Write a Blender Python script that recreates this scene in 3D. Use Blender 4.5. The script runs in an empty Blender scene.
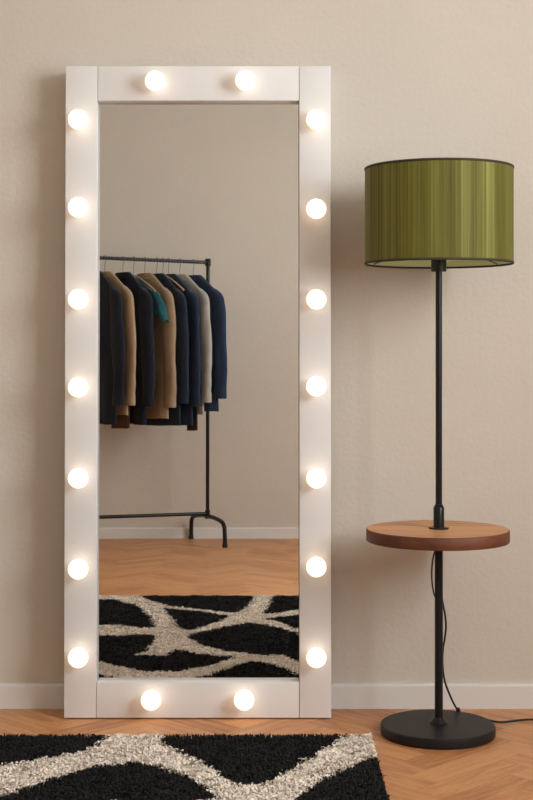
import bpy, bmesh, math, random
import numpy as np
from mathutils import Vector, Matrix, noise
random.seed(7); rng = np.random.default_rng(11)
scene = bpy.context.scene
COL = scene.collection
PI = math.pi

# ------------------------------------------------------------------ camera
F_PX, CAM_H, HORIZON = 1400.0, 0.98, 350.0
CAM = Vector((0.0, -3.838, CAM_H))
cd = bpy.data.cameras.new('camera'); cam = bpy.data.objects.new('camera', cd); COL.objects.link(cam)
cam.location = CAM; cam.rotation_euler = (PI/2, 0, 0)
cd.sensor_fit = 'AUTO'; cd.sensor_width = 36.0; cd.lens = F_PX*36/800
cd.shift_y = -(400-HORIZON)/800.0
cd.shift_x = (266.5-266.0)/800.0
cd.clip_start = 0.02; cd.clip_end = 60
scene.camera = cam

# room (mirror wall is at y = 0, the room runs towards -y)
XL, XR, YF, ZC = -2.3, 2.1, -5.045, 3.0
LEAN = math.radians(1.1)
MIR_Y = -0.121                       # front of the mirror frame at the floor
RECESS = 0.030
M_N = Vector((0, -math.cos(LEAN), math.sin(LEAN)))
M_P = Vector((0, MIR_Y, 0)) - M_N*RECESS

def ray(px, py):
    return Vector(((px-266.0)/F_PX, 1.0, -(py-HORIZON)/F_PX))
def ground(px, py, z=0.0):
    """point of height z seen directly at a pixel"""
    r = ray(px, py); t = (z-CAM.z)/r.z
    return CAM + r*t
def reflect(P): return P - M_N*(2*(P-M_P).dot(M_N))
def reflected_ground(px, py, z=0.0):
    """point of height z whose mirror image is seen at a pixel"""
    r = ray(px, py); c = reflect(CAM); d = r - M_N*(2*r.dot(M_N))
    t = (z-c.z)/d.z
    return c + d*t

# ------------------------------------------------------------------ materials
def new_mat(name):
    m = bpy.data.materials.new(name); m.use_nodes = True
    nt = m.node_tree
    return m, nt, nt.nodes['Principled BSDF']
def N(nt, t, **kw):
    n = nt.nodes.new(t)
    for k, v in kw.items():
        if hasattr(n, k): setattr(n, k, v)
        else: n.inputs[k].default_value = v
    return n
def plain(name, col, rough=0.5, metal=0.0, bump=0.0, bscale=200, vary=0.0, vscale=6, spec=0.5, bdist=0.002, sheen=0.0):
    m, nt, b = new_mat(name)
    b.inputs['Base Color'].default_value = (*col, 1); b.inputs['Roughness'].default_value = rough
    b.inputs['Metallic'].default_value = metal; b.inputs['Specular IOR Level'].default_value = spec
    b.inputs['Sheen Weight'].default_value = sheen
    tc = N(nt, 'ShaderNodeTexCoord')
    if vary:
        n = N(nt, 'ShaderNodeTexNoise', Scale=vscale, Detail=4.0)
        r = N(nt, 'ShaderNodeValToRGB')
        r.color_ramp.elements[0].position = .3; r.color_ramp.elements[1].position = .7
        r.color_ramp.elements[0].color = (*[c*(1-vary) for c in col], 1)
        r.color_ramp.elements[1].color = (*[min(1, c*(1+vary)) for c in col], 1)
        nt.links.new(tc.outputs['Object'], n.inputs['Vector']); nt.links.new(n.outputs['Fac'], r.inputs['Fac'])
        nt.links.new(r.outputs['Color'], b.inputs['Base Color'])
    if bump:
        n = N(nt, 'ShaderNodeTexNoise', Scale=bscale, Detail=3.0)
        bp = N(nt, 'ShaderNodeBump', Strength=bump, Distance=bdist)
        nt.links.new(tc.outputs['Object'], n.inputs['Vector']); nt.links.new(n.outputs['Fac'], bp.inputs['Height'])
        nt.links.new(bp.outputs['Normal'], b.inputs['Normal'])
    return m

M = {}
M['wall'] = plain('beige_plaster', (.65, .575, .49), .85, bump=.32, bscale=75, vary=.02, vscale=2.5, spec=.25, bdist=.004)
M['ceiling'] = plain('white_ceiling', (.80, .78, .74), .9)
M['trim'] = plain('white_trim_paint', (.76, .73, .69), .4, bump=.05, bscale=60)
M['frame'] = plain('white_satin_lacquer', (.80, .765, .74), .38, bump=.04, bscale=90, vary=.01)
M['backing'] = plain('grey_fibreboard', (.25, .2, .16), .8, vary=.1)
M['black'] = plain('black_satin_metal', (.008, .008, .009), .32, bump=.03, bscale=400, spec=.3)
M['black_base'] = plain('black_powder_coat', (.011, .011, .012), .45, spec=.3, bump=.12, bscale=900, bdist=.0006)
M['rubber'] = plain('black_rubber', (.01, .01, .01), .6, bump=.05)
M['steel'] = plain('dark_steel_wire', (.16, .16, .17), .35, metal=.9, bump=.03)
M['knurl'] = plain('ribbed_black_steel', (.03, .03, .033), .28, metal=.3, bump=.1, bscale=300)
M['shade_trim'] = plain('dark_brown_binding', (.035, .026, .014), .7, bump=.2, bscale=500)
M['socket'] = plain('black_bakelite', (.012, .011, .011), .45, bump=.03)
M['opal'] = plain('unlit_opal_bulb', (.8, .8, .78), .25, bump=.01)

m, nt, b = new_mat('mirror_silver')
b.inputs['Base Color'].default_value = (.80, .79, .775, 1); b.inputs['Metallic'].default_value = 1; b.inputs['Roughness'].default_value = 0.0
M['mirror'] = m

m, nt, b = new_mat('lit_bulb_glass')
b.inputs['Base Color'].default_value = (.9, .88, .84, 1)
b.inputs['Emission Color'].default_value = (1.0, .80, .60, 1); b.inputs['Emission Strength'].default_value = 1.5
M['bulb'] = m

m, nt, b = new_mat('window_pane_glass')
nt.nodes.remove(b)
out = nt.nodes['Material Output']
tr = N(nt, 'ShaderNodeBsdfTransparent'); gl = N(nt, 'ShaderNodeBsdfGlossy', Roughness=0.02)
mx = N(nt, 'ShaderNodeMixShader')
tr.inputs['Color'].default_value = (.96, .98, .97, 1)
mx.inputs[0].default_value = .05; nt.links.new(tr.outputs[0], mx.inputs[1]); nt.links.new(gl.outputs[0], mx.inputs[2])
nt.links.new(mx.outputs[0], out.inputs['Surface'])
M['pane'] = m

def wood(name, stops, uvscale=(1, 1), rough=.42, attr=None, bump=.08, coat=0.0, grain=7.0):
    """grain runs along u"""
    m, nt, b = new_mat(name)
    L = nt.links
    uv = N(nt, 'ShaderNodeTexCoord'); mp = N(nt, 'ShaderNodeMapping')
    mp.inputs['Scale'].default_value = (uvscale[0], uvscale[1], 1)
    L.new(uv.outputs['UV'], mp.inputs['Vector'])
    n1 = N(nt, 'ShaderNodeTexNoise', Scale=grain, Detail=6.0, Roughness=.6, Distortion=.6)
    n2 = N(nt, 'ShaderNodeTexNoise', Scale=grain*6, Detail=3.0)
    L.new(mp.outputs[0], n1.inputs['Vector']); L.new(mp.outputs[0], n2.inputs['Vector'])
    a = N(nt, 'ShaderNodeMath', operation='MULTIPLY_ADD'); a.inputs[1].default_value = .25; 
    L.new(n2.outputs['Fac'], a.inputs[0]); L.new(n1.outputs['Fac'], a.inputs[2])
    fac = a.outputs[0]
    if attr:
        at = N(nt, 'ShaderNodeAttribute', attribute_name=attr)
        c = N(nt, 'ShaderNodeMath', operation='MULTIPLY_ADD'); c.inputs[1].default_value = .26
        L.new(at.outputs['Fac'], c.inputs[0]); L.new(fac, c.inputs[2]); fac = c.outputs[0]
    r = N(nt, 'ShaderNodeValToRGB'); cr = r.color_ramp
    cr.elements[0].position = stops[0][0]; cr.elements[0].color = (*stops[0][1], 1)
    cr.elements[1].position = stops[-1][0]; cr.elements[1].color = (*stops[-1][1], 1)
    for p, c in stops[1:-1]:
        e = cr.elements.new(p); e.color = (*c, 1)
    L.new(fac, r.inputs['Fac']); L.new(r.outputs['Color'], b.inputs['Base Color'])
    b.inputs['Roughness'].default_value = rough; b.inputs['Coat Weight'].default_value = coat
    b.inputs['Coat Roughness'].default_value = .25
    bp = N(nt, 'ShaderNodeBump', Strength=bump, Distance=.001); L.new(fac, bp.inputs['Height']); L.new(bp.outputs[0], b.inputs['Normal'])
    return m
M['parquet'] = wood('oak_parquet', [(.40, (.30, .105, .034)), (.62, (.47, .195, .070)), (.86, (.64, .30, .125))], (2.2, 22), .42, 'plank', .10, grain=2.2)
M['gap'] = plain('dark_floor_joint', (.22, .095, .04), .8)
M['walnut'] = wood('warm_walnut_top', [(.35, (.17, .055, .018)), (.62, (.47, .195, .070)), (.9, (.64, .30, .12))], (1, 9), .42, 'plank', .05, .0, grain=3.0)
M['walnut_edge'] = wood('reddish_edge_band', [(.35, (.05, .014, .005)), (.6, (.125, .034, .011)), (.9, (.20, .060, .02))], (1, 6), .6, None, .04, .0, grain=4.0)
M['hanger_wood'] = plain('beech_hanger_wood', (.50, .33, .20), .45, bump=.05, bscale=40, vary=.1)

def cloth_mat(name, col, vary=.12, rough=.9, sheen=.15):
    m, nt, b = new_mat(name); L = nt.links
    tc = N(nt, 'ShaderNodeTexCoord')
    w = N(nt, 'ShaderNodeTexNoise', Scale=9.0, Detail=5.0)
    L.new(tc.outputs['Object'], w.inputs['Vector'])
    r = N(nt, 'ShaderNodeValToRGB')
    r.color_ramp.elements[0].position = .3; r.color_ramp.elements[1].position = .7
    r.color_ramp.elements[0].color = (*[c*(1-vary) for c in col], 1); r.color_ramp.elements[1].color = (*[c*(1+vary) for c in col], 1)
    L.new(w.outputs['Fac'], r.inputs['Fac']); L.new(r.outputs[0], b.inputs['Base Color'])
    wv = N(nt, 'ShaderNodeTexNoise', Scale=500.0, Detail=2.0); L.new(tc.outputs['Object'], wv.inputs['Vector'])
    bp = N(nt, 'ShaderNodeBump', Strength=.25, Distance=.001); L.new(wv.outputs['Fac'], bp.inputs['Height']); L.new(bp.outputs[0], b.inputs['Normal'])
    b.inputs['Roughness'].default_value = rough; b.inputs['Sheen Weight'].default_value = sheen; b.inputs['Specular IOR Level'].default_value = .2
    return m
M['navy'] = cloth_mat('navy_wool', (.014, .022, .042))
M['navy2'] = cloth_mat('dark_navy_wool', (.009, .012, .022))
M['navy3'] = cloth_mat('blue_navy_wool', (.016, .030, .062))
M['lining'] = cloth_mat('black_lining', (.006, .006, .008), sheen=.05)
M['tan'] = cloth_mat('tan_wool', (.40, .27, .165))
M['camel'] = cloth_mat('camel_wool', (.33, .225, .135))
M['lightgrey'] = cloth_mat('light_grey_wool', (.40, .385, .345))
M['teal'] = cloth_mat('teal_cotton', (.018, .105, .125), .2)
M['brown'] = cloth_mat('brown_wool', (.13, .065, .035))
M['darkbrown'] = cloth_mat('dark_brown_cloth', (.045, .030, .026))

# green shade with vertical thread streaks, u runs around the drum
m, nt, b = new_mat('green_striated_fabric'); L = nt.links
tc = N(nt, 'ShaderNodeTexCoord'); mp = N(nt, 'ShaderNodeMapping'); mp.inputs['Scale'].default_value = (1, .0012, 1)
L.new(tc.outputs['UV'], mp.inputs['Vector'])
n1 = N(nt, 'ShaderNodeTexNoise', Scale=170.0, Detail=4.0, Roughness=.7); n2 = N(nt, 'ShaderNodeTexNoise', Scale=22.0, Detail=2.0)
L.new(mp.outputs[0], n1.inputs['Vector']); L.new(mp.outputs[0], n2.inputs['Vector'])
ad = N(nt, 'ShaderNodeMath', operation='ADD'); L.new(n1.outputs['Fac'], ad.inputs[0]); L.new(n2.outputs['Fac'], ad.inputs[1])
hf = N(nt, 'ShaderNodeMath', operation='MULTIPLY'); hf.inputs[1].default_value = .5; L.new(ad.outputs[0], hf.inputs[0])
r = N(nt, 'ShaderNodeValToRGB'); cr = r.color_ramp
cr.elements[0].position = .34; cr.elements[0].color = (.048, .031, .002, 1)
cr.elements[1].position = .66; cr.elements[1].color = (.27, .27, .075, 1)
e = cr.elements.new(.5); e.color = (.140, .128, .018, 1)
L.new(hf.outputs[0], r.inputs['Fac']); L.new(r.outputs[0], b.inputs['Base Color'])
b.inputs['Roughness'].default_value = .7; b.inputs['Specular IOR Level'].default_value = .3
bp = N(nt, 'ShaderNodeBump', Strength=.3, Distance=.001); L.new(n1.outputs['Fac'], bp.inputs['Height']); L.new(bp.outputs[0], b.inputs['Normal'])
M['shade'] = m
M['shade_in'] = plain('pale_green_lining', (.62, .66, .38), .8, bump=.05)

m, nt, b = new_mat('rug_yarn'); L = nt.links
at = N(nt, 'ShaderNodeAttribute', attribute_name='yarn'); L.new(at.outputs['Color'], b.inputs['Base Color'])
b.inputs['Roughness'].default_value = .95; b.inputs['Specular IOR Level'].default_value = .12; b.inputs['Sheen Weight'].default_value = .05
M['yarn'] = m
M['rug_back'] = plain('dark_woven_backing', (.05, .045, .04), .95, bump=.3, bscale=300)

# ------------------------------------------------------------------ mesh helpers
def link(name, bm, mat, parent=None, smooth=None, loc=None):
    me = bpy.data.meshes.new(name); bm.normal_update(); bm.to_mesh(me); bm.free()
    me.materials.append(mat)
    o = bpy.data.objects.new(name, me); COL.objects.link(o)
    if parent: o.parent = parent
    if loc is not None: o.location = loc
    if smooth is not None:
        for p in me.polygons: p.use_smooth = True
        me.set_sharp_from_angle(angle=math.radians(smooth))
    return o
def box(bm, x0, x1, y0, y1, z0, z1, bev=0.0, seg=2):
    vs = [bm.verts.new((x, y, z)) for x in (x0, x1) for y in (y0, y1) for z in (z0, z1)]
    q = [(0, 1, 3, 2), (4, 6, 7, 5), (0, 4, 5, 1), (2, 3, 7, 6), (0, 2, 6, 4), (1, 5, 7, 3)]
    fs = [bm.faces.new([vs[i] for i in f]) for f in q]
    bmesh.ops.recalc_face_normals(bm, faces=fs)
    if bev:
        es = {e for f in fs for e in f.edges}
        bmesh.ops.bevel(bm, geom=list(es), offset=bev, segments=seg, affect='EDGES', profile=.6)
    return bm
def BX(*a, **k): return box(bmesh.new(), *a, **k)
def lathe(bm, prof, c=(0, 0, 0), seg=64, uv=False):
    """prof: (r, z) pairs from bottom to top; r = 0 closes"""
    rings = []
    for r, z in prof:
        if r < 1e-6: rings.append([bm.verts.new((c[0], c[1], c[2]+z))])
        else: rings.append([bm.verts.new((c[0]+r*math.cos(2*PI*k/seg), c[1]+r*math.sin(2*PI*k/seg), c[2]+z)) for k in range(seg)])
    for a, b in zip(rings, rings[1:]):
        for k in range(seg):
            k2 = (k+1) % seg
            if len(a) == 1: f = [a[0], b[k2], b[k]][::-1]
            elif len(b) == 1: f = [a[k], a[k2], b[0]]
            else: f = [a[k], a[k2], b[k2], b[k]]
            bm.faces.new(f)
    return bm
def LT(prof, c=(0, 0, 0), seg=64): return lathe(bmesh.new(), prof, c, seg)
def smooth_path(pts, n=8):
    P = [Vector(p) for p in pts]; out = []
    for i in range(len(P)-1):
        p0, p1, p2, p3 = P[max(i-1, 0)], P[i], P[i+1], P[min(i+2, len(P)-1)]
        for k in range(n):
            t = k/n
            out.append(.5*((2*p1)+(-p0+p2)*t+(2*p0-5*p1+4*p2-p3)*t*t+(-p0+3*p1-3*p2+p3)*t**3))
    out.append(P[-1]); return out
def tube(bm, pts, r, seg=12, cap=True):
    """r: radius or list of radii"""
    pts = [Vector(p) for p in pts]; n = len(pts)
    rs = r if isinstance(r, (list, tuple)) else [r]*n
    rings = []; prev = None
    for i, p in enumerate(pts):
        t = (pts[min(i+1, n-1)]-pts[max(i-1, 0)]).normalized()
        if prev is None:
            a = Vector((0, 0, 1)) if abs(t.z) < .9 else Vector((1, 0, 0))
            u = (a - t*a.dot(t)).normalized()
        else: u = (prev - t*prev.dot(t)).normalized()
        prev = u; v = t.cross(u)
        rings.append([bm.verts.new(p + (u*math.cos(2*PI*k/seg)+v*math.sin(2*PI*k/seg))*rs[i]) for k in range(seg)])
    for a, b in zip(rings, rings[1:]):
        for k in range(seg): bm.faces.new([a[k], a[(k+1) % seg], b[(k+1) % seg], b[k]])
    if cap:
        bm.faces.new(rings[0][::-1]); bm.faces.new(rings[-1])
    return bm
def TB(pts, r, seg=12): return tube(bmesh.new(), pts, r, seg)
def empty(name, loc, label=None, cat=None, group=None, rot=(0, 0, 0)):
    o = bpy.data.objects.new(name, None); COL.objects.link(o); o.location = loc; o.rotation_euler = rot
    o.empty_display_size = .1
    if label: tag(o, label, cat, group)
    return o
def tag(o, label, cat, group=None):
    o['label'] = label; o['category'] = cat
    if group: o['group'] = group
def struct(name, bm, mat, parent=None, smooth=None):
    o = link(name, bm, mat, parent, smooth); 
    if not parent: o['kind'] = 'structure'
    return o

# ------------------------------------------------------------------ room shell
T = .12
struct('wall_back', BX(XL-T, XR+T, 0, T, -T, ZC+T), M['wall'])
struct('wall_front', BX(XL-T, XR+T, YF-T, YF, -T, ZC+T), M['wall'])
struct('wall_left', BX(XL-T, XL, YF, 0, -T, ZC+T), M['wall'])
struct('ceiling', BX(XL, XR, YF, 0, ZC, ZC+T), M['ceiling'])
# right wall with the window opening
WY0, WY1, WZ0, WZ1 = -3.35, -1.58, 1.02, 2.72
bm = bmesh.new()
box(bm, XR, XR+T, YF, WY0, -T, ZC+T); box(bm, XR, XR+T, WY1, 0, -T, ZC+T)
box(bm, XR, XR+T, WY0, WY1, -T, WZ0); box(bm, XR, XR+T, WY0, WY1, WZ1, ZC+T)
struct('wall_right', bm, M['wall'])
bm = bmesh.new(); fw = .05
box(bm, XR+.03, XR+.09, WY0, WY0+fw, WZ0, WZ1); box(bm, XR+.03, XR+.09, WY1-fw, WY1, WZ0, WZ1)
box(bm, XR+.03, XR+.09, WY0+fw, WY1-fw, WZ0, WZ0+fw); box(bm, XR+.03, XR+.09, WY0+fw, WY1-fw, WZ1-fw, WZ1)
ym = (WY0+WY1)/2
box(bm, XR+.035, XR+.085, ym-.03, ym+.03, WZ0+fw, WZ1-fw)
win = struct('window_1', bm, M['trim'])
bm = BX(XR+.055, XR+.061, WY0+fw, ym-.03, WZ0+fw, WZ1-fw); link('window_pane', bm, M['pane'], win)
bm = BX(XR+.055, XR+.061, ym+.03, WY1-fw, WZ0+fw, WZ1-fw); link('window_pane', bm, M['pane'], win)
link('window_sill', BX(XR-.06, XR+.03, WY0-.03, WY1+.03, WZ0-.03, WZ0, bev=.005), M['trim'], win)

def bb_profile(bm, length):
    """baseboard along +x, back at y = 0, face towards -y"""
    pr = [(0, 0), (-.015, 0), (-.015, .0615), (-.0135, .0655), (-.010, .067), (0, .067)]
    a = [bm.verts.new((0, y, z)) for y, z in pr]; b = [bm.verts.new((length, y, z)) for y, z in pr]
    for i in range(len(pr)):
        j = (i+1) % len(pr); bm.faces.new([a[i], b[i], b[j], a[j]])
    bm.faces.new(a[::-1]); bm.faces.new(b)
    bmesh.ops.recalc_face_normals(bm, faces=bm.faces)
    return bm
for nm, length, loc, rz in (('baseboard_back', XR-XL, (XL, 0, 0), 0), ('baseboard_front', XR-XL, (XR, YF, 0), PI),
                            ('baseboard_left', -YF-.03, (XL, YF+.015, 0), PI/2), ('baseboard_right', -YF-.03, (XR, -.015, 0), -PI/2)):
    o = struct(nm, bb_profile(bmesh.new(), length), M['trim']); o.location = loc; o.rotation_euler = (0, 0, rz)

# herringbone floor: every board has its own shade and its own grain offset
W, n = .080, 4
bm = bmesh.new(); uvl = bm.loops.layers.uv.new('UVMap'); pl = bm.faces.layers.float.new('plank')
c45 = math.cos(PI/4)
def plank(u0, v0, lu, lv, along_u):
    g = .0003
    sh = (.39, -.10)
    q = [(u0*W+g, v0*W+g), ((u0+lu)*W-g, v0*W+g), ((u0+lu)*W-g, (v0+lv)*W-g), (u0*W+g, (v0+lv)*W-g)]
    w = [((u-v)*c45+sh[0], (u+v)*c45+sh[1]) for u, v in q]
    if max(p[0] for p in w) < XL or min(p[0] for p in w) > XR or max(p[1] for p in w) < YF or min(p[1] for p in w) > 0: return
    f = bm.faces.new([bm.verts.new((x, y, 0)) for x, y in w])
    f[pl] = random.random(); ox, oy = random.random()*40, random.random()*40
    for lp, (u, v) in zip(f.loops, q):
        a, b_ = (u-u0*W, v-v0*W) if along_u else (v-v0*W, u-u0*W)
        lp[uvl].uv = (a+ox, b_+oy)
K = 110
for k in range(-K, K):
    for j in range(-12, 13):
        plank(k+2*n*j, k, n, 1, True)
        plank(k+2*n*j, k+1, 1, n, False)
for co, no in (((XL, 0, 0), (-1, 0, 0)), ((XR, 0, 0), (1, 0, 0)), ((0, YF, 0), (0, -1, 0)), ((0, 0, 0), (0, 1, 0))):
    bmesh.ops.bisect_plane(bm, geom=bm.verts[:]+bm.edges[:]+bm.faces[:], plane_co=co, plane_no=no, clear_outer=True)
fl = link('floor', bm, M['parquet']); fl['kind'] = 'structure'
link('subfloor', BX(XL, XR, YF, 0, -.06, -.0008), M['gap'], fl)

# ------------------------------------------------------------------ mirror with bulbs
D0 = -MIR_Y*-1 + 3.838                                        # distance of the frame front
def mx_(px): return (px-266.0)/F_PX*(3.838+MIR_Y)
def mz_(py):
    k = (py-HORIZON)/F_PX
    return (CAM_H-k*(3.838+MIR_Y))/(1+k*math.tan(LEAN))/math.cos(LEAN)
mxc = mx_(198)
mir = empty('light_up_mirror', (mxc, MIR_Y, 0), 'tall white framed floor mirror edged with glowing round bulbs, leaning by the beige wall', 'mirror', rot=(-LEAN, 0, 0))
def X(px): return mx_(px)-mxc
DEP = .086
XO0, XI0, XI1, XO1 = X(63.9), X(96.2), X(299.4), X(331.2)
ZB, ZI0, ZI1, ZT = .003, mz_(682.3), mz_(100.5), mz_(66)
link('side_board', BX(XO0, XI0-.0006, 0, DEP, ZB, ZT, bev=.0018), M['frame'], mir, 40)
link('side_board', BX(XI1+.0006, XO1, 0, DEP, ZB, ZT, bev=.0018), M['frame'], mir, 40)
link('top_board', BX(XI0+.0006, XI1-.0006, .0006, DEP, ZI1, ZT, bev=.0018), M['frame'], mir, 40)
link('bottom_board', BX(XI0+.0006, XI1-.0006, .0006, DEP, ZB, ZI0, bev=.0018), M['frame'], mir, 40)
link('mirror_glass', BX(XI0+.0008, XI1-.0008, RECESS, RECESS+.005, ZI0+.0002, ZI1-.0002), M['mirror'], mir)
link('back_panel', BX(XI0+.001, XI1-.001, RECESS+.006, RECESS+.014, ZI0+.001, ZI1-.001), M['backing'], mir)
for sx in (XO0+.05, XO1-.05):
    link('foot_pad', LT([(0, 0), (.012, 0), (.012, .0035), (0, .0035)], (sx, .03, 0), 20), M['rubber'], mir, 40)
BR = .0264
sp = [(78, y) for y in (119.5, 207.5, 299.5, 387.5, 478.5, 569.5, 658)] + [(316.3, y) for y in (119.5, 209, 299.5, 386.5, 478.5, 567.3, 658)] + \
     [(155, 81), (245.3, 80.5), (151, 700.5), (244, 700.5)]
bulb_me = None; sock_me = None
for px, py in sp:
    CB = .0325                                                  # bulb centre in front of the board
    s = (3.838+MIR_Y-CB)/(3.838+MIR_Y)
    k = (py-HORIZON)/F_PX; bz = (CAM_H-k*(3.838+MIR_Y-CB))/(1+k*math.tan(LEAN))
    bx = (px-266)/F_PX*(3.838+MIR_Y-CB+bz*math.sin(LEAN))-mxc
    if bulb_me is None:
        pr = [(.0125, .004), (.0135, .009)]
        for k in range(3, 25):
            a = PI*k/24; pr.append((BR*math.sin(a), CB-BR*math.cos(a)))
        pr[-1] = (0, CB+BR)
        b_ = link('light_bulb', LT(pr, seg=40), M['bulb'], mir, 60); bulb_me = b_.data
        s_ = link('bulb_socket', LT([(0, 0), (.0165, 0), (.0165, .0035), (.0145, .005), (.0125, .005), (0, .005)], seg=32), M['frame'], b_, 40); sock_me = s_.data
    else:
        b_ = bpy.data.objects.new('light_bulb', bulb_me); COL.objects.link(b_); b_.parent = mir
        s_ = bpy.data.objects.new('bulb_socket', sock_me); COL.objects.link(s_); s_.parent = b_
    b_.location = (bx, 0, bz); b_.rotation_euler = (PI/2, 0, 0)

# ------------------------------------------------------------------ floor lamp with table
LD = 3.577; LX = (438.8-266)/F_PX*LD; LY = CAM.y+LD
lamp = empty('floor_lamp', (LX, LY, 0), 'black floor lamp with green drum shade and a round wooden tray table on its pole', 'lamp')
def lz(py): return CAM_H-(py-HORIZON)/F_PX*LD
link('base', LT([(0, 0), (.1425, 0), (.145, .002), (.146, .005), (.146, .021), (.145, .0245), (.1425, .0262), (.05, .0268), (0, .0268)], seg=128), M['black_base'], lamp, 30, loc=(-.003, -.004, 0))
link('base_collar', LT([(.024, .0265), (.0245, .028), (.018, .034), (.0125, .041), (.0105, .043)], seg=48), M['black'], lamp, 30)
ZTT = lz(528.6); ZTB = ZTT-.0315
link('pole', LT([(0, .02), (.0105, .02), (.0105, ZTB), (0, ZTB)], seg=32), M['black'], lamp, 30)
ZS0, ZS1 = lz(264.2), lz(168.0)
link('pole', LT([(0, ZTT), (.0083, ZTT), (.0083, ZS0-.016), (0, ZS0-.016)], seg=32), M['black'], lamp, 30)
# tray table
bm = bmesh.new(); uvl = bm.loops.layers.uv.new('UVMap'); pl = bm.faces.layers.float.new('plank')
RT = .1822
for (y0, y1, pv) in ((-RT, -.064, .45), (-.064, .0590, .75), (.0590, .0620, -2.2), (.0620, RT, .3)):
    for z, nz in ((ZTT, 1), (ZTB+.0002, -1)):
        r_ = RT-.0022; pts = []
        ya, yb = max(y0, -r_+1e-5), min(y1, r_-1e-5)
        a0, a1 = math.asin(ya/r_), math.asin(yb/r_)
        for k in range(25): a = a0+(a1-a0)*k/24; pts.append((r_*math.cos(a), r_*math.sin(a)))
        for k in range(25): a = a1+(a0-a1)*k/24; pts.append((-r_*math.cos(a), r_*math.sin(a)))
        f = bm.faces.new([bm.verts.new((x, y, z)) for x, y in (pts if nz > 0 else pts[::-1])]); f[pl] = pv
        for lp in f.loops: lp[uvl].uv = (lp.vert.co.x+3*pv, lp.vert.co.y+7*pv)
tt = link('table_top', bm, M['walnut'], lamp, loc=(-.003, 0, 0))
bm = LT([(RT-.0024, ZTB), (RT-.0012, ZTB+.0006), (RT, ZTB+.0025), (RT, ZTT-.0025), (RT-.0012, ZTT-.0006), (RT-.0024, ZTT)], seg=160)
uvl = bm.loops.layers.uv.new('UVMap')
for f in bm.faces:
    am = math.atan2(f.calc_center_median().y, f.calc_center_median().x)
    for lp in f.loops:
        a = math.atan2(lp.vert.co.y, lp.vert.co.x)
        if a-am > PI: a -= 2*PI
        if a-am < -PI: a += 2*PI
        lp[uvl].uv = (a*RT*2, lp.vert.co.z)
eb = link('edge_band', bm, M['walnut_edge'], tt, 40); eb['label'] = 'darker reddish wooden edge band'
link('table_collar', LT([(0, 0), (.0255, 0), (.0258, .002), (.0245, .0038), (.0148, .0045), (.0138, .006), (.0138, .0535), (.0130, .055), (.0130, .056),
      (.0112, .0565), (.0112, .060), (.0100, .0615), (0, .0615)], (0, 0, ZTT), 48), M['black'], lamp, 30)
link('under_collar', LT([(0, -.014), (.0135, -.014), (.0135, -.003), (.022, -.002), (.022, 0), (0, 0)], (0, 0, ZTB), 40), M['black'], lamp, 30)
# socket and bulb
so = link('lamp_socket', LT([(0, -.019), (.0175, -.019), (.0195, -.0175), (.0195, .036), (.0180, .038), (.0160, .038), (.0160, .075), (0, .075)], (0, 0, ZS0), 48), M['socket'], lamp, 30)
pr = [(.012, .075), (.013, .083)]
for k in range(4, 25):
    a = PI*k/24; pr.append((.030*math.sin(a), .118-.030*math.cos(a)))
pr[-1] = (0, .148)
link('bulb', LT(pr, (0, 0, ZS0), 40), M['opal'], so, 60)
# drum shade
RS = .1885; H = ZS1-ZS0
bm = bmesh.new(); uvl = bm.loops.layers.uv.new('UVMap'); SEG = 160
for k in range(SEG):
    a0, a1 = 2*PI*k/SEG, 2*PI*(k+1)/SEG
    if k == 0: first = prevv = [bm.verts.new((RS*math.cos(a0), RS*math.sin(a0), z)) for z in (ZS0, ZS1)]
    nx = first if k == SEG-1 else [bm.verts.new((RS*math.cos(a1), RS*math.sin(a1), z)) for z in (ZS0, ZS1)]
    f = bm.faces.new([prevv[0], nx[0], nx[1], prevv[1]])
    for lp, uv in zip(f.loops, ((k/SEG, 0), ((k+1)/SEG, 0), ((k+1)/SEG, 1), (k/SEG, 1))): lp[uvl].uv = uv
    prevv = nx
sh = link('lamp_shade', bm, M['shade'], lamp, 60)
bm = LT([(RS-.0012, ZS1-.001), (RS-.0012, ZS0+.001)], seg=SEG)
li = link('shade_lining', bm, M['shade_in'], sh, 60); li['label'] = 'pale green inner lining'
def ring(R, z, r, seg=160, ms=8):
    bm = bmesh.new(); R_ = []
    for k in range(seg):
        a = 2*PI*k/seg
        R_.append([bm.verts.new(((R+r*.55*math.cos(2*PI*j/ms))*math.cos(a), (R+r*.55*math.cos(2*PI*j/ms))*math.sin(a), z+r*math.sin(2*PI*j/ms))) for j in range(ms)])
    for k in range(seg):
        a, b = R_[k], R_[(k+1) % seg]
        for j in range(ms): bm.faces.new([a[j], b[j], b[(j+1) % ms], a[(j+1) % ms]])
    return bm
for z in (ZS0+.0022, ZS1-.0022):
    link('shade_trim', ring(RS, z, .0031), M['shade_trim'], sh, 60)
bm = ring(.0205, ZS0+.034, .003, 40)
for k in range(3):
    a = 2*PI*k/3+.5
    tube(bm, [(.020*math.cos(a), .020*math.sin(a), ZS0+.034), (.10*math.cos(a), .10*math.sin(a), ZS0+.034), ((RS-.003)*math.cos(a), (RS-.003)*math.sin(a), ZS0+.006)], .0018, 8)
link('shade_carrier', bm, M['steel'], sh, 40)
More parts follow.
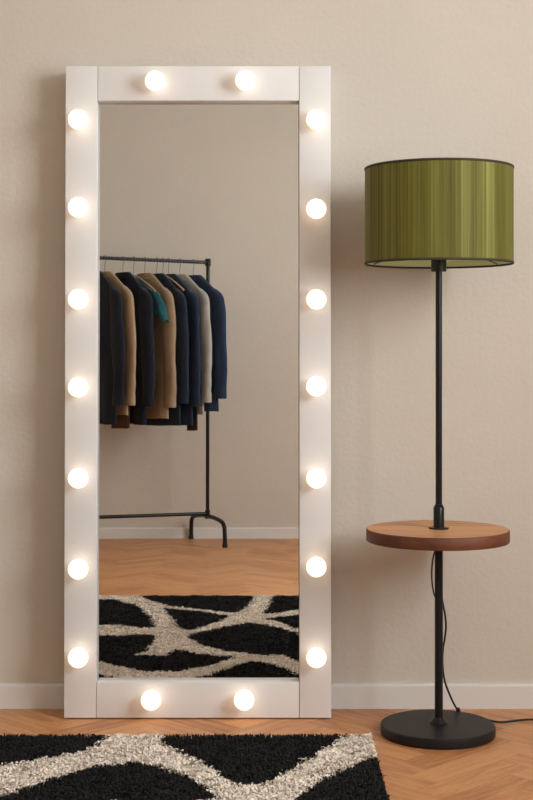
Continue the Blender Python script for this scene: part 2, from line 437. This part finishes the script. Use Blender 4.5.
# cords (points from where they are seen, beside the pole)
def lp_(px, py, dy=0): 
    d = LD+dy
    return Vector(((px-266)/F_PX*d-LX, dy, CAM_H-(py-HORIZON)/F_PX*d))
link('power_cord', TB(smooth_path([lp_(436, 549, -.006), lp_(433.4, 556, -.008), lp_(431.9, 568, -.008), lp_(431.9, 580, -.007), lp_(433.5, 592, -.006), lp_(435.2, 597, -.004), lp_(437, 601, .004)]), .0021, 10), M['rubber'], lamp, 60)
link('power_cord', TB(smooth_path([lp_(440, 590, .013), lp_(442.6, 602, .012), lp_(445.2, 616, .010), lp_(446.0, 627, .009), lp_(444.8, 638, .010), lp_(443, 650, .012), lp_(442.6, 664, .013),
     lp_(444.5, 680, .02), lp_(449, 693, .05), lp_(454.5, 705, .09), lp_(458, 710.3, .125)]), .0026, 10), M['rubber'], lamp, 60)
g = lambda px, py: ground(px, py, .004)-Vector((LX, LY, 0))
link('power_cord', TB(smooth_path([lp_(457, 708.5, .125), lp_(459.5, 710.5, .127), Vector((.072, .148, .012)), g(476, 716.5), g(492, 721.0), g(503, 722.0), g(516, 720.6), g(530, 719.4), g(560, 720.5), g(610, 716), g(690, 715), g(780, 719), g(880, 714), g(1030, 712.5)]), .0028, 10), M['rubber'], lamp, 60)
cp = lp_(458, 709.5, .125)
link('cord_clip', BX(cp.x-.005, cp.x+.005, cp.y-.005, cp.y+.005, cp.z-.004, cp.z+.005, bev=.002), M['rubber'], lamp)

# ------------------------------------------------------------------ shag rug
def A(pts): return [ground(x, y, .024) for x, y in pts]
def B(pts): return [reflected_ground(95+x/2.538, 590+y/2.538, .024) for x, y in pts]
bA = [
 [(-330, 728), (-330, 790), (-150, 782), (0, 764), (40, 759), (80, 751), (99, 743), (106, 736), (107, 728)],
 [(161, 728), (162, 742), (180, 752), (200, 760), (225, 778), (245, 786), (265, 783), (290, 770), (315, 754), (340, 738), (347, 733), (350, 728)],
 [(294, 801), (306, 790), (320, 780), (345, 768), (371, 757), (420, 745), (420, 830), (294, 830)],
 [(-300, 830), (-60, 806), (0, 795), (30, 785), (60, 775), (100, 765), (130, 762), (150, 763), (185, 774), (205, 785), (222, 800), (222, 830)],
]
bB = [
 [(455, 260), (455, 218), (430, 185), (350, 170), (250, 158), (205, 150), (150, 180), (108, 218), (80, 260)],
 [(-420, 10), (-100, 14), (10, 22), (50, 24), (110, 40), (140, 65), (155, 97), (110, 95), (60, 88), (10, 88), (-100, 80), (-420, 90)],
 [(110, 4), (404, 4), (395, 35), (375, 50), (350, 58), (300, 52), (200, 42), (150, 30), (105, 11)],
 [(170, 45), (260, 52), (340, 65), (300, 85), (240, 102), (212, 97), (190, 65)],
 [(456, 4), (640, 4), (640, 38), (516, 48), (470, 58), (425, 60), (440, 40)],
 [(425, 72), (516, 62), (640, 50), (640, 130), (516, 98), (470, 82)],
 [(-420, 130), (-100, 120), (10, 115), (155, 112), (150, 130), (130, 155), (60, 170), (10, 190), (-120, 215), (-420, 200)],
 [(230, 115), (300, 98), (385, 82), (450, 90), (516, 110), (640, 150), (640, 172), (516, 168), (420, 165), (340, 155), (270, 140)],
]
black = [(A(p), 'A') for p in bA] + [(B(p), 'B') for p in bB]
RX0, RX1 = -1.32, .262
RY1 = ground(200, 731, .028).y-.012; RY0 = reflected_ground(200, 594, .028).y+.01
step = .0042
gx, gy = np.meshgrid(np.arange(RX0, RX1, step), np.arange(RY0, RY1, step))
px = gx.ravel()+rng.uniform(-.5, .5, gx.size)*step; py = gy.ravel()+rng.uniform(-.5, .5, gx.size)*step
# the far left of the rug is out of the picture: thin it there and use wider tufts
keep = (px > -.86) | (rng.random(px.size) < .45); px = px[keep]; py = py[keep]
edge = RX1+ (RY1-py)*.004
px = np.minimum(px, edge)
NT = px.size
jx = px+rng.normal(0, .0035, NT); jy = py+rng.normal(0, .0035, NT)
cell = .012
ci = np.floor((px+.3*cell*np.sin(py*300))/cell).astype(int) % 512; cj = np.floor(py/cell).astype(int) % 512
tx_, ty_ = rng.normal(0, .0048, (512, 512)), rng.normal(0, .0048, (512, 512)); tone = rng.uniform(.90, 1.10, (512, 512))
jx += tx_[ci, cj]; jy += ty_[ci, cj]
isb = np.zeros(NT, bool)
SEAM = ground(200, 801, .024).y                              # the near zone is read directly, the rest in the mirror
for poly, zone in black:
    inside = np.zeros(NT, bool); m_ = len(poly)
    for i in range(m_):
        x0, y0, x1, y1 = poly[i].x, poly[i].y, poly[(i+1) % m_].x, poly[(i+1) % m_].y
        if y0 == y1: continue
        c = ((y0 > jy) != (y1 > jy)) & (jx < (x1-x0)*(jy-y0)/(y1-y0)+x0)
        inside ^= c
    isb |= inside & ((jy > SEAM-.02*np.sin(jx*9)) if zone == 'A' else (jy <= SEAM-.02*np.sin(jx*9)))
ang = rng.uniform(0, 2*PI, NT); tilt = np.abs(rng.normal(0, .55, NT)).clip(0, 1.15)
# clumps lean together
ca = np.sin(px*41+3*np.sin(py*23))*2.2+np.cos(py*37+2*np.sin(px*19))*2.2
ang = np.where(rng.random(NT) < .55, ca+rng.normal(0, .5, NT), ang)
wd = np.where(px > -.86, rng.uniform(.0013, .0021, NT), .0036)
wd = np.where(isb, wd, wd*1.45)
far_ = rng.uniform(.003, .011, NT)*(.45+tilt*.8)
dx, dy = np.cos(ang)*far_, np.sin(ang)*far_
sa = rng.uniform(0, 2*PI, NT); sx, sy = np.cos(sa), np.sin(sa)
V = np.empty((NT, 6, 3)); z0 = .0085
hz = .0245+rng.normal(0, .0012, NT)+.0018*np.sin(px*70+2*np.sin(py*55))*np.sin(py*61)
V[:, 0] = np.stack([px-sx*wd, py-sy*wd, np.full(NT, z0)], 1); V[:, 1] = np.stack([px+sx*wd, py+sy*wd, np.full(NT, z0)], 1)
V[:, 2] = np.stack([px+dx*.35+sx*wd*1.15, py+dy*.35+sy*wd*1.15, hz-.0022], 1); V[:, 3] = np.stack([px+dx*.35-sx*wd*1.15, py+dy*.35-sy*wd*1.15, hz-.0022], 1)
V[:, 4] = np.stack([px+dx+sx*wd*.6, py+dy+sy*wd*.6, hz-far_*.15], 1); V[:, 5] = np.stack([px+dx-sx*wd*.6, py+dy-sy*wd*.6, hz-far_*.15], 1)
cream = np.array([.90, .785, .67]); blk = np.array([.019, .0175, .017])
cc = np.where(isb[:, None], blk, cream)*rng.uniform(.94, 1.06, (NT, 1))*tone[ci, cj][:, None]
cols = np.concatenate([cc, np.ones((NT, 1))], 1)
me = bpy.data.meshes.new('pile')
me.vertices.add(NT*6); me.vertices.foreach_set('co', V.ravel().astype(np.float32))
base = np.arange(NT)[:, None]*6
loops = np.concatenate([base+np.array([[0, 1, 2, 3]]), base+np.array([[3, 2, 4, 5]])], 1).ravel().astype(np.int32)
me.loops.add(loops.size); me.loops.foreach_set('vertex_index', loops)
st = np.stack([np.arange(NT)*8, np.arange(NT)*8+4], 1).ravel().astype(np.int32)
me.polygons.add(NT*2); me.polygons.foreach_set('loop_start', st)
me.update(calc_edges=True)
at = me.attributes.new('yarn', 'FLOAT_COLOR', 'POINT')
at.data.foreach_set('color', np.repeat(cols, 6, 0).ravel().astype(np.float32))
me.materials.append(M['yarn'])
rug = link('shag_rug', BX(RX0, RX1+.003, RY0, RY1, .001, .009), M['rug_back'])
tag(rug, 'thick black shag rug crossed by cream branching lines on the wooden floor', 'rug')
pile = bpy.data.objects.new('pile', me); COL.objects.link(pile); pile.parent = rug; pile['kind'] = 'stuff'
print('tufts', NT, 'rug y', RY0, RY1)

# ------------------------------------------------------------------ clothes rail (seen in the mirror)
f_near = reflected_ground(225, 547.5, 0); f_far = reflected_ground(191, 539, 0)
mid = (f_near+f_far)/2
across = (f_near-f_far); across.z = 0; HALF = across.length/2; across.normalize()       # towards the mirror
along = Vector((0, 0, 1)).cross(across)                     # candidate; make it point to the left of the picture
if along.x > 0: along = -along
RA = math.atan2(along.y, along.x)
def height_at(px, py, y):
    """height, on the upright plane at y, of what is seen in the mirror at a pixel"""
    r = ray(px, py); c = reflect(CAM); d = r - M_N*(2*r.dot(M_N))
    return (c + d*((y-c.y)/d.y)).z
RAILZ = height_at(206, 262.5, mid.y); RL = 1.40; BARZ = height_at(208, 513.5, mid.y)
GX, GS = 1.0, 1.045
print('RAILZ', RAILZ, BARZ, height_at(250, 538.5, YF))
print('rack', f_near, f_far, mid, math.degrees(RA), HALF)
rack = empty('clothes_rack', (mid.x, mid.y, 0), 'black metal clothes rack with bent feet full of hanging jackets, reflected in the mirror', 'clothes rack', rot=(0, 0, RA))
# local: +x runs along the rail away from the right post; y across
across_l = Matrix.Rotation(-RA, 3, 'Z') @ across
sgn = 1 if across_l.y > 0 else -1
RB = .011
for x0 in (0, RL):
    s0 = -.028 if x0 == 0 else .028
    link('post', TB([(x0, 0, BARZ-.012), (x0-s0*0-.0, 0, .9), (x0, 0, RAILZ+.005)], RB, 16), M['black'], rack, 40)
    h = HALF
    link('foot', TB(smooth_path([(x0, -h, .003), (x0, -h*.985, .08), (x0, -h*.95, BARZ-.055), (x0, -h*.80, BARZ-.032), (x0, -h*.4, BARZ-.018), (x0, 0, BARZ-.015), (x0, h*.4, BARZ-.018), (x0, h*.80, BARZ-.032), (x0, h*.95, BARZ-.055), (x0, h*.985, .08), (x0, h, .003)], 6), RB*1.15, 14), M['black'], rack, 60)
    link('joint_cap', LT([(0, -.022), (.016, -.022), (.018, -.018), (.018, .018), (.015, .022), (0, .024)], (x0, 0, RAILZ), 24), M['black'], rack, 40)
    link('base_joint', LT([(0, -.022), (.015, -.022), (.015, .030), (0, .030)], (x0, 0, BARZ-.008), 24), M['black'], rack, 40)
    for s in (-1, 1): link('rubber_cap', LT([(0, 0), (.0155, 0), (.0155, .022), (0, .022)], (x0, s*h, 0), 20), M['rubber'], rack, 40)
# ribbed top rail
pts = []; rr = []; x = 0
while x < RL:
    for dx_, r_ in ((0, .0085), (.003, .0085), (.0045, .0118), (.0125, .0118), (.014, .0085)):
        pts.append((x+dx_, 0, RAILZ)); rr.append(r_)
    x += .0185
pts.append((RL, 0, RAILZ)); rr.append(.0085)
link('ribbed_rail', TB(pts, rr, 14), M['knurl'], rack, 40)
link('lower_bar', TB([(0, 0, BARZ), (RL, 0, BARZ)], RB*.95, 14), M['black'], rack, 40)

# ------------------------------------------------------------------ garments
def loft(bm, rings, cap0=False, cap1=False):
    R = [[bm.verts.new(p) for p in r] for r in rings]; n_ = len(R[0])
    for a, b in zip(R, R[1:]):
        for k in range(n_): bm.faces.new([a[k], a[(k+1) % n_], b[(k+1) % n_], b[k]])
    if cap0: bm.faces.new(R[0][::-1])
    if cap1: bm.faces.new(R[-1])
    return R
def interp(tab, t):
    for (a, *va), (b, *vb) in zip(tab, tab[1:]):
        if a <= t <= b:
            s = (t-a)/(b-a); s = s*s*(3-2*s) if False else s
            return [x+(y-x)*s for x, y in zip(va, vb)]
    return list(tab[-1][1:]) if t > tab[-1][0] else list(tab[0][1:])
def fold(p, seed, amp, sc=14, sz=3.2):
    q = Vector((p.x*sc, p.y*sc, p.z*sz+seed))
    return noise.noise(q)*amp
def torso(Hh, th, seed, wide=1.0, flare=.0):
    bm = bmesh.new(); rings = []; NS = 40; NL = 44
    tab = [(0, .222+flare, 1.0), (.25, .212+flare*.6, .95), (.55, .208, .95), (.74, .214, 1.0), (.84, .216, .92), (.872, .207, .84), (.905, .168, .80), (.945, .124, .80), (.975, .092, .85), (1.0, .060, .9)]
    for i in range(NL+1):
        t = i/NL; w, d = interp(tab, t); w *= wide; d *= th/2
        r = []
        for k in range(NS):
            a = 2*PI*k/NS; c, s = math.cos(a), math.sin(a)
            x = w*math.copysign(abs(c)**.75, c); y = d*math.copysign(abs(s)**.8, s)
            p = Vector((x, y, t*Hh)); f = fold(p, seed, .014*(1-t)**.6)
            y += f*min(1, abs(s)*1.5)
            # the shoulders fall off the hanger in a soft line
            r.append((x, y, t*Hh + (.006*noise.noise(Vector((x*9, y*9, seed))) if t < .05 else 0)))
        rings.append(r)
    # inner fold at the hem
    rings.insert(0, [(x*.96, y*.86, z+.004) for x, y, z in rings[0]])
    rings.insert(0, [(x*.96, y*.86, z+.10) for x, y, z in rings[0]])
    loft(bm, rings, cap0=True)
    return bm
def sleeve(Hh, th, side, seed, length=.66, w=1.0, bend=0.0):
    bm = bmesh.new(); rings = []; NS = 26; NL = 34; top = Hh*.875
    for i in range(NL+1):
        t = i/NL
        tab = [(0, .180, .022, .022), (.03, .200, .040, .030), (.07, .212, .051, .035), (.18, .219, .056, .036), (.4, .230, .055, .036), (.65, .238, .050, .035), (.85, .241, .044, .034), (1, .238, .041, .033)]
        cx_, rx, ry = interp(tab, t)
        rx *= w; ry *= th/.064*.92
        z = top+.012-length*t; yb = bend*math.sin(t*PI*.9)
        r = []
        for k in range(NS):
            a = 2*PI*k/NS; c, s = math.cos(a), math.sin(a)
            p = Vector((cx_+rx*c, ry*s, z)); f = fold(p, seed+9, .012*min(1, t*4), 18, 4)+ .0018*math.sin(z*60+a*2+seed)*max(0, t-.15)
            slope = -.30*(rx*c) if t < .1 else -.30*(rx*c)*max(0, 1-(t-.1)*6)
            r.append((side*(cx_+(rx+f)*c), yb+(ry+f*.7)*s, z+slope))
        rings.append(r if side < 0 else r[::-1])
    rings.append([(side*(abs(x)*.2+.238*.8), y*.8, z+.004) for x, y, z in rings[-1]])
    rings.append([(x, y, z+.08) for x, y, z in rings[-1]])
    loft(bm, rings, cap0=True, cap1=True)
    bmesh.ops.recalc_face_normals(bm, faces=bm.faces)
    return bm
def cuff(Hh, th, side, length=.66, w=1.0, bend=0.0):
    bm = bmesh.new(); rings = []; NS = 26; top = Hh*.875+.012
    for z_, k_ in ((.055, .86), (.055, 1.05), (.050, 1.09), (.002, 1.10), (-.004, 1.04), (-.004, .85)):
        r = []
        for k in range(NS):
            a = 2*PI*k/NS
            r.append((side*(.239+.0415*w*k_*math.cos(a)), bend*.31*0+bend*math.sin(PI*.9)*1+th/.064*.031*k_*math.sin(a), top-length+z_))
        rings.append(r)
    loft(bm, rings); bmesh.ops.recalc_face_normals(bm, faces=bm.faces)
    return bm
def collar(Hh, th, hgt=.016, spread=1.0):
    bm = bmesh.new(); R_ = []; NS = 30
    for k in range(NS+1):
        a = -PI*.5+.45 + (2*PI-.9)*k/NS                       # open at the front (-y)
        c, s = math.cos(a), math.sin(a)
        f = abs(k/NS-.5)*2
        hh = hgt*(1-.35*f)
        rx, ry = .064*spread, th*.46
        R_.append([(rx*c, ry*s, Hh*.97), ((rx-.004)*c, (ry-.002)*s, Hh*.975+hh), ((rx+.004)*c, (ry+.003)*s, Hh*.975+hh), ((rx+.018)*c, (ry+.008)*s, Hh*.955), ((rx+.012)*c, (ry+.004)*s, Hh*.950)])
    V_ = [[bm.verts.new(p) for p in r] for r in R_]
    for a, b in zip(V_, V_[1:]):
        for j in range(5): bm.faces.new([a[j], b[j], b[(j+1) % 5], a[(j+1) % 5]])
    bm.faces.new(V_[0]); bm.faces.new(V_[-1][::-1])
    bmesh.ops.recalc_face_normals(bm, faces=bm.faces)
    return bm
def placket(Hh, th):
    """lapels and overlapping front edge"""
    bm = bmesh.new()
    for s in (-1, 1):
        o = .0 if s < 0 else .003
        pts = [(s*.055, -th*.42, Hh*.955), (s*.085, -th*.47-.006-o, Hh*.86), (s*.066, -th*.5-.008-o, Hh*.74), (s*.008, -th*.5-.010-o, Hh*.60), (s*.002, -th*.5-.006-o, Hh*.62), (s*.028, -th*.46-.004-o, Hh*.80)]
        a = [bm.verts.new(p) for p in pts]; b = [bm.verts.new((x, y-.003, z)) for x, y, z in pts]; n_ = len(pts)
        bm.faces.new(a); bm.faces.new(b[::-1])
        for i in range(n_): bm.faces.new([a[i], a[(i+1) % n_], b[(i+1) % n_], b[i]])
    bmesh.ops.recalc_face_normals(bm, faces=bm.faces)
    return bm
def hanger_mesh_arms(wd=.135, drop=.115):
    pts = []
    for k in range(-10, 11):
        t = k/10; pts.append((t*wd, 0, -drop*abs(t)**1.25-.0))
    return TB(pts, [.0045+.002*abs(k)/10 for k in range(-10, 11)], 12)
def make_hanger(t, zn, yaw, label, wd=.135, drop=.115):
    """wooden hanger on the rail at distance t from the right post; zn = top of its arms"""
    P = mid + along*t
    o = empty('coat_hanger', (P.x, P.y, zn), label, 'hanger', 'wooden hangers on the rack rail', rot=(0, 0, yaw))
    link('hanger_arms', hanger_mesh_arms(wd, drop), M['hanger_wood'], o, 60)
    r = .0155; zr = RAILZ-zn; hk = [(0, 0, -.004), (0, 0, zr-.045), (.004, 0, zr-.030)]
    for k in range(9):
        a = -PI*.35+(PI*1.15)*k/8; hk.append((r*math.cos(a), 0, zr+r*math.sin(a)))
    # hook bends over the rail, in the plane of the hanger
    link('hook', TB(smooth_path(hk, 4), .0017, 8), M['steel'], o, 60)
    return o
def make_garment(t, zn, yaw, label, cat, name, mat, Hh=.83, th=.058, seed=0., sl=.66, wide=1.0, lining=True, flare=0., inner=None, cuffs=True, col=True):
    P = mid + along*t
    o = empty(name, (P.x, P.y, zn-Hh*.985*GS), label, cat, 'garments hanging on the rack', rot=(0, 0, yaw)); o.scale = (GX, 1, GS)
    to = link('torso', torso(Hh, th, seed, wide, flare), mat, o, 60)
    if col:
        c_ = link('collar', collar(Hh, th), mat, o, 50)
        link('neck_lining', LT([(.052, -.004), (.050, .020), (.046, .020), (.046, -.004)], seg=24), M['lining'], c_, 50, loc=(0, 0, Hh*.972)).scale = (1, th*.42/.05, 1)
        link('lapels', placket(Hh, th), mat, o, 30)
    for s in (-1, 1):
        sv = link('sleeve', sleeve(Hh, th, s, seed+s, sl-.015), mat, o, 60)
        if cuffs: link('cuff', cuff(Hh, th, s, sl-.015), mat, sv, 40)
    return o
DIRY = math.radians(-46)    # local +x (towards the mirror side and to the right of its picture)
# yaw so that local +x points to (+X, +Y) i.e. right and nearer to the mirror
YAW = math.radians(46)
ZN = RAILZ-.095
G = [
 (.716, 'navy2', 'jacket', 'jacket', 'dark navy jacket at the left end of the rack, cut off by the mirror frame', dict(th=.044, sl=.665, Hh=.85)),
 (.648, 'tan', 'jacket', 'jacket', 'tan jacket between the two leftmost dark navy jackets', dict(th=.042, sl=.67, Hh=.80)),
 (.537, 'navy2', 'jacket', 'jacket', 'navy jacket hanging just left of the teal shirt', dict(th=.046, sl=.67, Hh=.85)),
 (.402, 'camel', 'jacket', 'jacket', 'camel brown jacket hanging just right of the teal shirt', dict(th=.050, sl=.68, Hh=.82)),
 (.326, 'navy', 'jacket', 'jacket', 'navy jacket hanging just right of the camel brown one', dict(th=.044, sl=.655, Hh=.86)),
 (.253, 'navy3', 'jacket', 'jacket', 'slim blue navy jacket just left of the light grey one', dict(th=.036, sl=.67, Hh=.86)),
 (.180, 'lightgrey', 'jacket', 'jacket', 'light grey jacket, the only pale grey garment on the rack', dict(th=.042, sl=.655, Hh=.80)),
 (.094, 'navy3', 'jacket', 'jacket', 'blue navy jacket at the right end of the rack, beyond the post', dict(th=.056, sl=.635, Hh=.78)),
]
hl = {0: 'wooden hanger inside the dark navy jacket at the left end', 1: 'wooden hanger inside the tan jacket', 2: 'wooden hanger inside the navy jacket left of the teal shirt',
      3: 'wooden hanger inside the camel brown jacket', 4: 'wooden hanger inside the navy jacket right of the camel one', 5: 'wooden hanger inside the slim blue navy jacket',
      6: 'wooden hanger inside the light grey jacket', 7: 'wooden hanger inside the rightmost navy jacket'}
for i, (t, mt, nm, cat, lab, kw) in enumerate(G):
    yw = YAW+random.uniform(-.03, .03)
    make_garment(t, ZN, yw, lab, cat, nm, M[mt], seed=i*3.7, **kw)
    make_hanger(t, ZN-.016, yw, hl[i])
# teal short-sleeved shirt on a wooden hanger
def tee_sleeve(Hh, th, side):
    bm = bmesh.new(); rings = []; NS = 24
    tab = [(0, .150, .030, .014, 0), (.15, .185, .045, .018, -.012), (.5, .222, .058, .020, -.07), (1, .246, .066, .022, -.165)]
    for i in range(15):
        t = i/14; cx_, rx, ry, dz_ = interp(tab, t); r = []
        for k in range(NS):
            a = 2*PI*k/NS; c, s = math.cos(a), math.sin(a)
            f = .005*math.sin(a*5+t*4)*t+fold(Vector((c*.1, s*.1, t)), 3.3, .008*t, 30, 5)
            r.append((side*(cx_+(rx+f)*c), (ry+f)*s, Hh*.90+dz_-.35*rx*c+(.012*math.sin(a*4+1)*t if t > .8 else 0)))
        rings.append(r)
    rings.append([(side*(.246+(abs(x)-.246)*.8), y*.75, z+.03) for x, y, z in rings[-1]])
    loft(bm, rings, cap0=True, cap1=True); bmesh.ops.recalc_face_normals(bm, faces=bm.faces)
    return bm
P = mid+along*.470; Hs = .62
tee = empty('shirt', (P.x, P.y, ZN-.035-Hs*.985*GS), 'crumpled teal short sleeved shirt between a navy and a camel jacket', 'shirt', 'garments hanging on the rack', rot=(0, 0, YAW))
tee.scale = (GX, 1, GS)
link('torso', torso(Hs, .040, 21., .80), M['teal'], tee, 60)
for s in (-1, 1): link('sleeve', tee_sleeve(Hs, .05, s), M['teal'], tee, 60)
make_hanger(.470, ZN+.0, YAW, 'wooden hanger holding the teal short sleeved shirt', .20, .105)
make_hanger(.288, ZN+.012, YAW, 'bare wooden hanger wedged between two navy jackets in the middle', .19, .105)

def trousers(t, x0, x1, th, ln, mat, label):
    """folded over the bar of a hanger, both halves hang down together"""
    P = mid+along*t; top = ZN-.13; o = empty('trousers', (P.x, P.y, top-ln), label, 'trousers', 'garments hanging on the rack', rot=(0, 0, YAW))
    for nm, sgn_ in (('trouser_leg', -1), ('trouser_leg', 1)):
        bm = bmesh.new(); rings = []
        for i in range(21):
            u = i/20; r = []
            for k in range(20):
                a = 2*PI*k/20; c, s = math.cos(a), math.sin(a)
                cx_ = (x0+x1)/2; hw = (x1-x0)/2*(1.0-.10*u)
                y = sgn_*th*.26+th*.24*math.copysign(abs(s)**.7, s)+.002*math.sin(c*7+u*5)*(1-u)
                r.append((cx_+hw*math.copysign(abs(c)**.6, c), y, u*ln+(.003*math.sin(c*3+sgn_) if i == 0 else 0)))
            rings.append(r)
        loft(bm, rings, cap0=True, cap1=True); bmesh.ops.recalc_face_normals(bm, faces=bm.faces)
        link(nm, bm, mat, o, 60)
    link('fold', TB([(x0+.004, 0, ln), ((x0+x1)/2, 0, ln+.003), (x1-.004, 0, ln)], th*.5, 12), mat, o, 60)
trousers(.594, -.01, .150, .022, .770, M['brown'], 'brown trousers whose hem shows just below the tan jacket')
trousers(.218, .125, .215, .012, .785, M['darkbrown'], 'dark brown trousers hanging lowest, hem showing left of the light grey jacket')

# ------------------------------------------------------------------ light
w = bpy.data.worlds.new('daylight'); scene.world = w; w.use_nodes = True
nt = w.node_tree; bg = nt.nodes['Background']
sky = nt.nodes.new('ShaderNodeTexSky'); sky.sky_type = 'HOSEK_WILKIE'; sky.turbidity = 4; sky.sun_direction = (-.6, .3, .7)
nt.links.new(sky.outputs[0], bg.inputs['Color']); bg.inputs['Strength'].default_value = .6
ld = bpy.data.lights.new('window_daylight', 'AREA'); ld.shape = 'RECTANGLE'
ld.size = WY1-WY0; ld.size_y = WZ1-WZ0; ld.energy = 158; ld.color = (.955, .985, 1.04)
lo = bpy.data.objects.new('window_daylight', ld); COL.objects.link(lo)
lo.location = (XR+.14, (WY0+WY1)/2, (WZ0+WZ1)/2)
d = Vector((-1, 0, 0)); lo.rotation_euler = d.to_track_quat('-Z', 'Y').to_euler()

vs = scene.view_settings
scene.display_settings.display_device = 'sRGB'
vs.view_transform = 'Standard'; vs.look = 'None'; vs.gamma = 1.0; vs.use_curve_mapping = False
vs.exposure = 0.0
